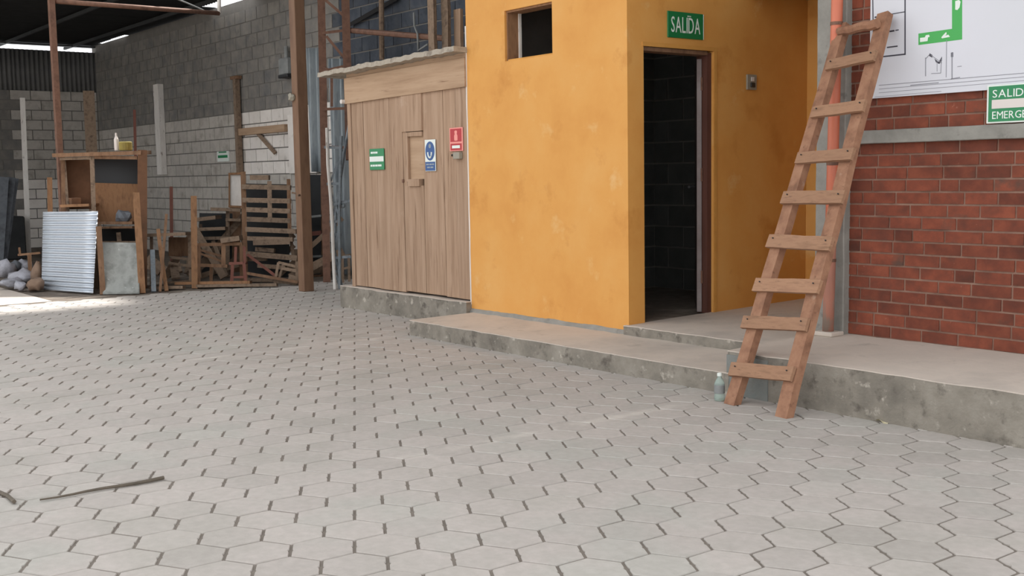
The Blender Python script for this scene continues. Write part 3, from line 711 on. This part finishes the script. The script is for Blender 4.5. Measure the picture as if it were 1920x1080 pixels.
obj('chord', MB().tube(curve([(613, 240), (615, 310), (620, 370), (623, 420), (625, 480)], DT)+[g1_], .021, 8), 'whitewash', lb)
obj('chord', MB().tube(curve([(640, 255), (638, 330), (636, 420), (637, 480)], DT+.05)+[g2_], .019, 8), 'bluesteel', lb)
obj('chord', MB().tube(curve([(655, 230), (645, 290), (630, 400), (627, 470)], DT+.15)+[g2_+Vector((-.03, .05, 0))], .017, 8), 'bluesteel', lb)
for a in ((613, 345, 640, 344), (620, 385, 658, 375), (618, 416, 640, 415), (620, 440, 640, 440), (622, 484, 658, 481), (608, 276, 642, 277)): obj('truss_bar', MB().pbeam(*a, 5, DT+.08), 'bluesteel', lb)
for a in ((617, 350, 637, 410), (638, 350, 622, 412), (624, 488, 636, 536), (637, 420, 624, 478), (642, 280, 620, 340)): obj('truss_bar', MB().pbeam(*a, 3.5, DT+.08), 'bluesteel', lb)
obj('clamp', MB().lump(dp(644, 386, DT+.1), .03, .03, .035, 2), 'pale_blue', lb)
# pale blue sheets hung behind the lattice
for (xa, ya, xb, yb, w, d, ma, lab) in ((588, 90, 590, 322, 30, 16.2, 'pale_blue', 'pale blue-grey sheet hanging behind the brown post'), (632, 110, 640, 500, 34, 15.4, 'pale_blue', 'tall blue-grey sheet standing behind the lattice column')):
    p, q = dp(xa, ya, d), dp(xb, yb, d)
    if yb > 450: q.z = 0
    q = Vector((p.x, p.y, q.z))
    mb = MB(); ww = w*d/FPX
    mb.grid(lambda u, v: p.lerp(q, v)+RGT*((u-.5)*ww)+Vector((0, .03*math.sin(u*14+v), 0)), 30, 6)
    if yb < 450:    # it hangs from a nail rail fixed to the wall
        mb2 = None
    tag(obj('hanging_sheet', mb, ma, None, True, solid=.006), lab, 'sheet')
# things seen above the shed roof
solo('round_bar', MB().tube([on(655, 57, 1, 1.55), on(836, 72, 1, 1.55)], .034, 8), 'rust', 'long dark bar running level above the shed roof', 'bar')
solo('thin_pole', MB().tube([on(716, 112, 1, 1.9)*1, on(715, -12, 1, 1.9)], .035, 8), 'wood_grey', 'thin grey pole rising behind the shed roof', 'pole')
for k, (xa, xb, yt, lab) in enumerate(((803, 822, -10, 'wide grey-brown board standing behind the shed roof, left of three'), (828, 848, -10, 'grey-brown board standing behind the shed roof, middle of three'), (852, 871, 17, 'short pale board behind the shed roof next to the yellow wall'))):
    p, q = on((xa+xb)/2, 120, 1, 1.3+.1*k), on((xa+xb)/2, yt, 1, 1.3+.1*k)
    p.z = 2.3; q.x = p.x
    solo('standing_board', MB().beam(p, q, (xb-xa)*13.2/FPX, .04, (0, 1, 0)).cut(5, 2).jitter(.008, k), ('wood_grey', 'wood_grey', 'shedwood')[k], lab, 'board')
solo('loose_wire', MB().tube([on(776, 24, 1, 1.6), on(777, 48, 1, 1.55), on(783, 64, 1, 1.5), on(784, 95, 1, 1.5), on(802, 83, 1, 1.5)], .012, 6), 'lead', 'pale loose wire dangling on the dark wall above the shed', 'wire')

# ------------------------------------------------------------------ things on the hall walls
p, q = on(290, 160, 1, 2.06), on(313, 325, 1, 2.06)
solo('white_board', MB().box(p.x, p.x+.235, 2.03, 2.13, 1.44, 3.10).cut(8, 2).jitter(.006, 2), 'whitewash', 'tall whitewashed board fixed upright on the grey block wall', 'board')
tp = thing('bracket_post', 'T-shaped timber bracket with side arm on the whitish wall', 'bracket', (-11.3, 2.08, 1.38))
obj('upright', MB().box(-11.34, -11.25, 2.03, 2.11, 1.38, 2.97), 'wood_grey', tp)
obj('cap', MB().box(-11.42, -11.17, 2.02, 2.11, 2.93, 2.98), 'wood_brown', tp)
obj('arm', MB().box(-11.25, -9.62, 2.05, 2.11, 2.03, 2.14), 'shedboard', tp)
obj('brace', MB().beam((-10.6, 2.09, 2.03), (-10.05, 2.10, 1.72), .06, .03), 'wood_grey', tp)
solo('wall_panel', MB().box(-9.58, -8.72, 2.09, 2.135, 1.40, 2.28).bevel(.004), 'block_white', 'pale flat panel fixed to the wall beside the brown post', 'panel')
lm = thing('wall_lamp', 'grey box lamp high on the block wall beside the brown post', 'lamp', (-9.45, 2.05, 2.84))
obj('lamp_body', MB().box(-9.60, -9.32, 1.98, 2.13, 2.85, 3.10).bevel(.02), 'lead', lm)
obj('lamp_base', MB().box(-9.60, -9.30, 1.97, 2.13, 2.81, 2.86).bevel(.008), 'darkplastic', lm)
obj('lamp_stem', MB().tube([(-9.52, 2.08, 3.09), (-9.52, 2.08, 3.28)], .03, 8), 'lead', lm)
obj('crossbar', MB().box(-9.66, -9.25, 2.07, 2.12, 3.07, 3.11), 'darkplastic', lm)
gs = thing('hall_sign', 'tiny green and white sign on the far block wall', 'sign', (-12.05, 2.12, 1.62))
obj('sign_plate', MB().box(-12.28, -11.82, 2.118, 2.134, 1.63, 1.80), 'white', gs)
obj('green_band', MB().box(-12.24, -11.86, 2.112, 2.119, 1.69, 1.735), 'green', gs)
obj('green_band', MB().box(-12.20, -11.90, 2.112, 2.119, 1.775, 1.795), 'green', gs)
def gpost(name, xb, yb_, xt, yt, d, wpx, ma, lab, cat='post', tpx=None):
    """stake whose foot is on the hall floor straight below"""
    p = dp(xb, yb_, d); q = dp(xt, yt, d); a = q-p
    if p.z > 0: p = p-a*(p.z/a.z)
    return solo(name, MB().beam(p, q, wpx*d/FPX, (tpx or wpx)*d/FPX), ma, lab, cat)
gpost('white_pole', 48, 330, 42, 184, 20.5, 9, 'whitewash', 'thin white pole standing far left in front of the block wall', 'pole')
gpost('thick_post', 172, 285, 166, 172, 18.5, 20, 'wood_grey', 'thick pale timber post in the far corner behind the cabinet')
gpost('red_pole', 254, 290, 252, 206, 17.5, 5, 'wood_red', 'thin reddish pole sticking up behind the cabinet', 'pole')

# ================================================================== JUNK AT THE PAVING EDGE
# corrugated sheet
bl, br = gr(78, 545), gr(175, 552.5)
D_ = 13.75
tl, tr = dp(81, 399, D_+.45), dp(184, 398, D_-.05)
def corr(u, v):
    p = bl.lerp(br, u).lerp(tl.lerp(tr, u), v); return p+(CAM-p).normalized()*(.017*math.sin(v*17*2*math.pi))+Vector((0, 0, .012))
solo('corrugated_sheet', MB().grid(corr, 4, 17*8), 'zinc', 'silver corrugated metal sheet propped upright, ridges running across', 'metal sheet', smooth=True)
bpy.data.objects['corrugated_sheet'].modifiers.new('t', 'SOLIDIFY').thickness = .003
# zinc panel and stakes
bl, br = gr(193, 553), gr(262, 551.5); tl, tr = dp(190, 455, 13.75), dp(259, 456, 13.75)
solo('zinc_panel', MB().grid(lambda u, v: bl.lerp(br, u).lerp(tl.lerp(tr, u), v)+(CAM-bl).normalized()*(.006*abs(math.sin(u*3.2*math.pi))+.004*mnoise.noise(Vector((u*6, v*7, 0))))+Vector((0, 0, .004)), 24, 16), 'zinc_old', 'dull flat zinc panel standing between two wooden stakes', 'metal sheet', smooth=True)
bpy.data.objects['zinc_panel'].modifiers.new('t', 'SOLIDIFY').thickness = .003
def stake(xb, yb, xt, yt, wpx, ma, lab, lean=.1, name='wooden_stake'):
    p = gr(xb, yb); d = (p-CAM).dot(-BCK); q = dp(xt, yt, d+lean)
    return solo(name, MB().beam(p, q, wpx*d/FPX, wpx*.8*d/FPX).cut(4, 2).jitter(.006, xb), ma, lab, 'stake')
stake(193, 552.5, 185, 425, 10, 'wood_brown', 'reddish leaning stake just right of the corrugated sheet')
stake(267, 550, 255, 362, 12, 'wood_orange', 'tall orange stake at the right edge of the zinc panel')
stake(365, 541, 363, 368, 11, 'wood_orange', 'square orange stake standing alone left of the wooden frames')
gpost('wooden_stake', 94, 395, 93, 333, 15.2, 9, 'wood_orange', 'short orange stake above the left corner of the corrugated sheet', 'stake')

def frame(name, label, cat, d, parts, ma='wood_grey', group=None):
    """thing made of bars given by their end pixels at depth d: (part, x0, y0, x1, y1, width, [depth offset], [material], [thickness])"""
    pts = [dp(a[1], a[2], d+(a[6] if len(a) > 6 else 0)) for a in parts]
    c = sum(pts, Vector())/len(pts)
    t_ = thing(name, label, cat, (c.x, c.y, 0), group)
    for a in parts:
        dz = a[6] if len(a) > 6 and a[6] is not None else 0
        mm = a[7] if len(a) > 7 and a[7] else ma
        th = a[8] if len(a) > 8 else None
        mb = MB().pbeam(a[1], a[2], a[3], a[4], a[5], d+dz, th)
        for v in mb.b.verts:
            if v.co.z < .004: v.co.z = .0
        obj(a[0], mb, mm, t_)
    return t_
# cabinet
DC = 14.2
cab = frame('open_cabinet', 'tall open wooden cabinet with brown back panels behind the zinc panel', 'cabinet', DC, [
    ('side_panel', 267, 285, 267, 545, 17, .15, 'plywood', .45),
    ('side_panel', 118, 290, 120, 545, 7, .25, 'wood_brown', .4),
    ('divider', 172, 285, 181, 545, 8, 0, 'wood_grey', .06),
    ('inner_post', 120.5, 300, 128, 400, 5, .1, 'wood_grey', .05),
    ('top_board', 110, 291, 274, 286, 7, .12, 'wood_brown', .42),
    ('top_rail', 178, 295, 258, 296, 6, -.02, 'wood_brown', .04),
    ('top_rail', 113, 298, 172, 296, 5, -.02, 'wood_grey', .04),
    ('back_panel', 146, 300, 150, 392, 46, .36, 'plywood', .015),
    ('back_panel', 219, 344, 219, 416, 80, .32, 'wood_orange', .015),
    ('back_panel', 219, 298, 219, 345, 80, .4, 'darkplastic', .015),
    ('back_panel', 222, 428, 222, 545, 78, .42, 'dark_sheet', .015),  # dark sheet in place of the shade in the lower openings
    ('shelf', 184, 418, 258, 418, 5, .1, 'wood_brown', .4),
    ('shelf', 186, 427, 258, 426, 4, .1, 'wood_brown', .4),
    ('shelf', 124, 386, 178, 384, 5, .1, 'wood_orange', .4),
    ('crate_front', 222, 436, 224, 456, 8, .0, 'wood_grey', .04),
    ('lower_rail', 187, 455, 258, 455, 6, .0, 'wood_grey', .06)])
p = dp(232, 405, DC+.05)
solo('motor_lump', MB().lump((p.x, p.y, p.z-.02), .12, .1, .09, 4, .2), 'lean_sheet', 'dark rounded lump lying on the cabinet shelf', 'scrap')
# left shelf bits
p = dp(140, 377, DC+.1); solo('small_box', MB().box(p.x-.07, p.x+.07, p.y-.06, p.y+.06, p.z-.06, p.z+.04).bevel(.005), 'plywood', 'small brown box on the left cabinet shelf', 'box')
# workbench left of the stake
frame('workbench', 'low grey workbench frame behind the leaning sticks', 'workbench', 14.6, [
    ('top_board', 282, 441, 358, 438, 6, 0, 'wood_grey', .5), ('leg', 355, 441, 358, 543, 6), ('leg', 284, 443, 285, 545, 6), ('rail', 318, 482, 360, 487, 5, .05), ('rail', 316, 493, 362, 500, 5, -.05), ('back_panel', 338, 445, 338, 480, 42, .3, 'wood_brown', .02), ('rail', 312, 530, 362, 526, 4, .1)], 'wood_grey')
for k, (xb, yb, xt, yt, w, ma, lab) in enumerate(((300, 547.5, 312, 402, 5, 'wood_brown', 'long reddish stick leaning left of the workbench'), (312, 546, 296, 430, 7, 'wood_orange', 'crooked orange stick crossing the long reddish one'), (288, 548, 286, 470, 9, 'bluesteel', 'short grey metal strip standing beside the leaning sticks'), (322, 480, 321, 350, 6, 'wood_red', 'thin reddish stick propped on the block wall above the workbench'))):
    if yb > 500: stake(xb, yb, xt, yt, w, ma, lab, .35, 'leaning_stick')
    else: gpost('leaning_stick', xb, yb, xt, yt, 16.5, w, ma, lab, 'stick')
frame('frame_rack', 'wooden open rack of bars standing right of the square stake', 'rack', 14.3, [
    ('top_rail', 369, 459, 455, 457, 6), ('middle_rail', 369, 497, 427, 499, 6), ('upright', 419, 459, 419, 498, 8), ('leg', 396, 500, 396, 542, 6, .15), ('leg', 373, 460, 373, 543, 6), ('leg', 452, 458, 453, 540, 6), ('back_rail', 374, 475, 416, 490, 4, .3), ('back_rail', 372, 468, 415, 480, 4, .35)], 'wood_brown')
frame('red_stool', 'small red wooden stool frame beside the open rack', 'stool', 14.1, [
    ('leg', 436, 494, 434, 541, 6), ('leg', 457, 493, 462, 540, 6), ('seat', 434, 494, 460, 493, 5, .1, None, .25), ('stretcher', 436, 520, 461, 519, 4), ('upright', 442, 463, 441, 493, 5), ('upright', 458, 462, 459, 493, 5)], 'wood_red')
crate = frame('wooden_crate', 'dark opened wooden crates piled left of the slatted rack', 'crate', 15.6, [
    ('side_panel', 376, 420, 376, 545, 6, .1), ('top_board', 366, 412, 410, 407, 7, 0, None, .35), ('shelf', 372, 430, 428, 428, 6, 0, None, .35), ('shelf', 372, 447, 452, 446, 6, 0, None, .35), ('upright', 427, 392, 428, 545, 7), ('top_board', 400, 392, 456, 394, 6, 0, None, .3), ('shelf', 428, 412, 456, 413, 5, 0, None, .3), ('back_panel', 441, 413, 441, 446, 26, .1, 'wood_brown', .02), ('upright', 455, 394, 455, 545, 5, .1), ('back_panel', 405, 400, 405, 540, 60, .3, 'dark_sheet', .02)])  # dark back sheet stands in for the shade inside the crate openings
p = dp(440, 444, 14.35)
frame('pale_plank', 'short pale plank lying on top of the open rack', 'plank', 14.3, [('board', 417, 451, 452, 446, 9, 0, 'wood_grey', .2)])
frame('panel_door', 'narrow patterned wooden panel standing on the crates by the wall', 'panel', 16.4, [('board', 441, 326, 441, 388, 24, 0, 'whitewash', .03), ('edge', 453, 324, 455, 388, 4, -.03, 'wood_orange', .05), ('edge', 430, 325, 430, 388, 3, -.03, 'wood_orange', .05), ('rail', 429, 387, 456, 388, 4, -.03, 'wood_orange', .05), ('rail', 429, 326, 456, 325, 4, -.03, 'wood_orange', .05), ('leg', 441, 388, 441, 525, 20, .02, 'wood_brown', .04)], 'wood_orange')
# slatted rack
sl = [('upright', 456, 322, 461, 540, 9, .05, 'wood_brown'), ('upright', 541, 336, 543, 430, 7, -.02, 'wood_brown'), ('upright', 505, 340, 506, 408, 8, -.02), ('upright', 543, 430, 556, 530, 6, .2)]
for (ya, yb, xa, xb, w) in ((350, 352, 455, 545, 9), (375, 377, 456, 545, 9), (393, 396, 463, 545, 9), (411, 414, 464, 545, 9), (430, 434, 462, 556, 9), (447, 449, 465, 550, 8), (455, 453, 476, 545, 10), (476, 484, 462, 558, 10), (333, 333, 470, 505, 9)): sl.append(('slat', xa, ya, xb, yb, w, 0, None, .1))
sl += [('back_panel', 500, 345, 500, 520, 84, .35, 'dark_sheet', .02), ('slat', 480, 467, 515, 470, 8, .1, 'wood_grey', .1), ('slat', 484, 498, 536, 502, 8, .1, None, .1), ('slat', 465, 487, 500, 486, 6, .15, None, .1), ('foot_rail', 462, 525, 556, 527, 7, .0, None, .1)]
frame('slatted_rack', 'tall stack of wooden slats and shelves against the hall wall', 'rack', 14.75, sl, 'wood_grey')
frame('chair_frame', 'broken chair frame with rounded bars lying by the brown post', 'chair', 14.25, [
    ('back_bar', 522, 492, 515, 530, 5), ('back_bar', 531, 494, 523, 524, 4), ('seat_rail', 528, 503, 556, 508, 6), ('top_rail', 522, 492, 556, 500, 5), ('leg', 556, 490, 557, 534, 5), ('leg', 516, 528, 518, 538, 5), ('bottom_rail', 518, 527, 556, 533, 6), ('seat_block', 542, 520, 556, 524, 12, .05)], 'wood_grey')
for k, (xa, ya, xb, yb, w, dd, lab) in enumerate(((330, 537, 470, 527, 5, 14.1, 'long plank lying along the ground in front of the racks'), (370, 541, 520, 531, 4, 14.0, 'second plank on the ground, nearer the paving edge'), (462, 512, 560, 529, 5, 14.15, 'tilted plank sloping down towards the brown post'), (282, 546, 345, 541, 4, 13.9, 'short plank on the ground below the workbench'), (465, 478, 520, 520, 6, 14.3, 'broken board leaning inside the slatted rack'))):
    p, q = dp(xa, ya, dd), dp(xb, yb, dd)
    if k in (0, 1, 3): p.z = q.z = .03 if k else .06
    if k == 2: q.z = max(.04, q.z)
    solo('loose_plank', MB().beam(p, q, .035, .12).jitter(.005, k), ('wood_orange', 'wood_grey', 'wood_brown', 'wood_grey', 'wood_red')[k], lab, 'plank')
# heap of scrap boards leaning among and behind the racks
rs = random.Random(5); heap = MB()
for k in range(26):
    xb = rs.uniform(285, 555); d = rs.uniform(14.75, 15.9) if 370 < xb else rs.uniform(14.9, 16.2)
    p = dp(xb, 520, d); p.z = .03
    q = p+RGT*rs.uniform(-.75, .75)+Vector((rs.uniform(-.2, .1), rs.uniform(.1, .35), rs.choice((.12, .2, .35, .55, .75))*rs.uniform(.7, 1.2)))
    heap.beam(p, q, rs.uniform(.05, .11), .025)
o = solo('scrap_timber', heap.jitter(.004, 2), 'wood_grey', 'tangled heap of brown scrap timber behind the wooden racks', 'timber'); o['kind'] = 'stuff'
p = dp(236, 284, DC+.12); zt = WL['open_cabinet'].z
solo('yellow_can', MB().lathe([(.075, 0), (.08, .01), (.08, .10), (.07, .11)], (p.x, p.y, p.z+.012), n=16), 'canpaint', 'small dull yellow can standing on top of the cabinet', 'can')
p = dp(219, 284, DC+.12)
solo('bottle_stub', MB().lathe([(.025, 0), (.028, .01), (.028, .14), (.012, .18), (.012, .22)], (p.x, p.y, p.z+.012), n=12), 'offwhite', 'slim pale bottle standing on the cabinet beside the yellow can', 'bottle')
# shelves behind the brown post
frame('dark_shelf', 'dark shelving half hidden behind the brown post', 'shelf', 15.6, [
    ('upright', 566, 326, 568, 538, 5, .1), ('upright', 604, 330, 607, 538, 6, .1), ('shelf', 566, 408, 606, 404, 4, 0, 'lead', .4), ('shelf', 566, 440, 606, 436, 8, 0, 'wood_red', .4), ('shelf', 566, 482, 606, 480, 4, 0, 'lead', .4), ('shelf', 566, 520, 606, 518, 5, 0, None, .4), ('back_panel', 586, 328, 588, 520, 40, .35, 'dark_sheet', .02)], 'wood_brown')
frame('trestle', 'small scrap timber trestle standing between truss and shed', 'trestle', 14.3, [('bar', 640, 482, 658, 478, 5), ('bar', 642, 484, 643, 530, 5), ('bar', 654, 482, 655, 528, 5), ('bar', 640, 505, 658, 500, 4)], 'wood_grey')

# far left: leaning sheets, sacks, rubble
for k, (xb, xt, yt, w, lab) in enumerate(((-8, 4, 332, 24, 'leftmost grey sheet leaning in the dark corner'), (2, 22, 333, 14, 'pale-edged sheet leaning in the dark corner, second from left'), (8, 31, 335, 8, 'narrow sheet leaning in the dark corner, rightmost of the three'))):
    p = dp(xb, 495, 18.0+.2*k); p.z = 0; q = dp(xt, yt, 18.6+.2*k)
    solo('leaning_sheet', MB().beam(p, q, w*18/FPX, .02), 'lean_sheet', lab, 'sheet', 'sheets leaning far left')
solo('dark_cabinet', MB().box(-15.6, -14.9, -1.4, -.35, 0, .75).bevel(.02), 'dark_sheet', 'dark box standing below the leaning sheets at far left', 'box')
for k, (x, y, rx, rz, dd, ma, lab) in enumerate(((10, 505, .16, .13, 14.9, 'sack', 'pale crumpled sack at the far left edge, topmost of the heap'), (20, 530, .17, .07, 14.3, 'sack', 'flat grey sack at the front left of the heap'), (45, 520, .24, .10, 14.6, 'sack', 'long whitish sack in the middle of the heap'), (48, 500, .12, .10, 15.2, 'sack', 'upright pale sack at the back of the heap'), (38, 537, .10, .06, 14.0, 'sack', 'small grey bag at the front of the heap'), (66, 535, .14, .09, 13.95, 'rubble', 'brown lump of rubble beside the corrugated sheet'), (28, 500, .10, .08, 15.1, 'lean_sheet', 'dark bundle wedged between the sacks'), (70, 512, .09, .12, 14.3, 'rubble', 'upright brown scrap behind the rubble lump'))):
    p = dp(x, y, dd)
    solo('sack' if ma == 'sack' else 'rubble_lump', MB().lump((p.x, p.y, max(rz*.8, p.z)), rx, rx*.7, rz, k, .3), ma, lab, 'sack' if ma == 'sack' else 'rubble', smooth=True)
frame('branch_stand', 'forked branch stand poking up behind the sacks', 'branch', 15.0, [('branch', 55, 478, 58, 535, 7), ('branch', 34, 478, 76, 474, 4), ('branch', 36, 464, 38, 480, 4), ('branch', 72, 490, 62, 530, 4)], 'wood_brown')

# ================================================================== SMALL THINGS IN THE YARD
c = gr(1349, 751)
bo = thing('plastic_bottle', 'clear greenish plastic bottle upright at the step end by the ladder foot', 'bottle', c)
obj('bottle_body', MB().lathe([(.024, 0), (.030, .005), (.030, .035), (.027, .05), (.030, .065), (.030, .10), (.020, .125), (.012, .135), (.012, .145)], c, n=18), 'pet', bo, True)
obj('bottle_cap', MB().lathe([(.014, .145), (.014, .16), (.010, .163)], c, n=14), 'white', bo)
obj('bottle_label', MB().lathe([(.0305, .045), (.0312, .046), (.0312, .092), (.0305, .093)], c, n=18), 'lead', bo)
p, q = gr(75, 941), gr(308, 900); p.z = q.z = .012
solo('thin_stick', MB().tube([p.lerp(q, i/8)+Vector((.008*math.sin(i*1.3), 0, -.003)) for i in range(9)], .004, 7, .009), 'stick', 'thin dark stick lying on the pavers at lower left', 'stick')
p, q = gr(-6, 926), gr(27, 946); p.z = q.z = .012
solo('twig', MB().tube([p, p.lerp(q, .5)+Vector((0, .01, 0)), q], .009, 6), 'stick', 'short twig on the pavers at the left frame edge', 'twig')
c = gr(1655, 792)
solo('paper_scrap', MB().grid(lambda u, v: (c.x-.035+.07*u, c.y-.02+.04*v, .006+.012*math.sin(u*5)*math.cos(v*3)), 8, 5), 'leafpaper', 'small pale scrap on the pavers beside the walkway', 'scrap')
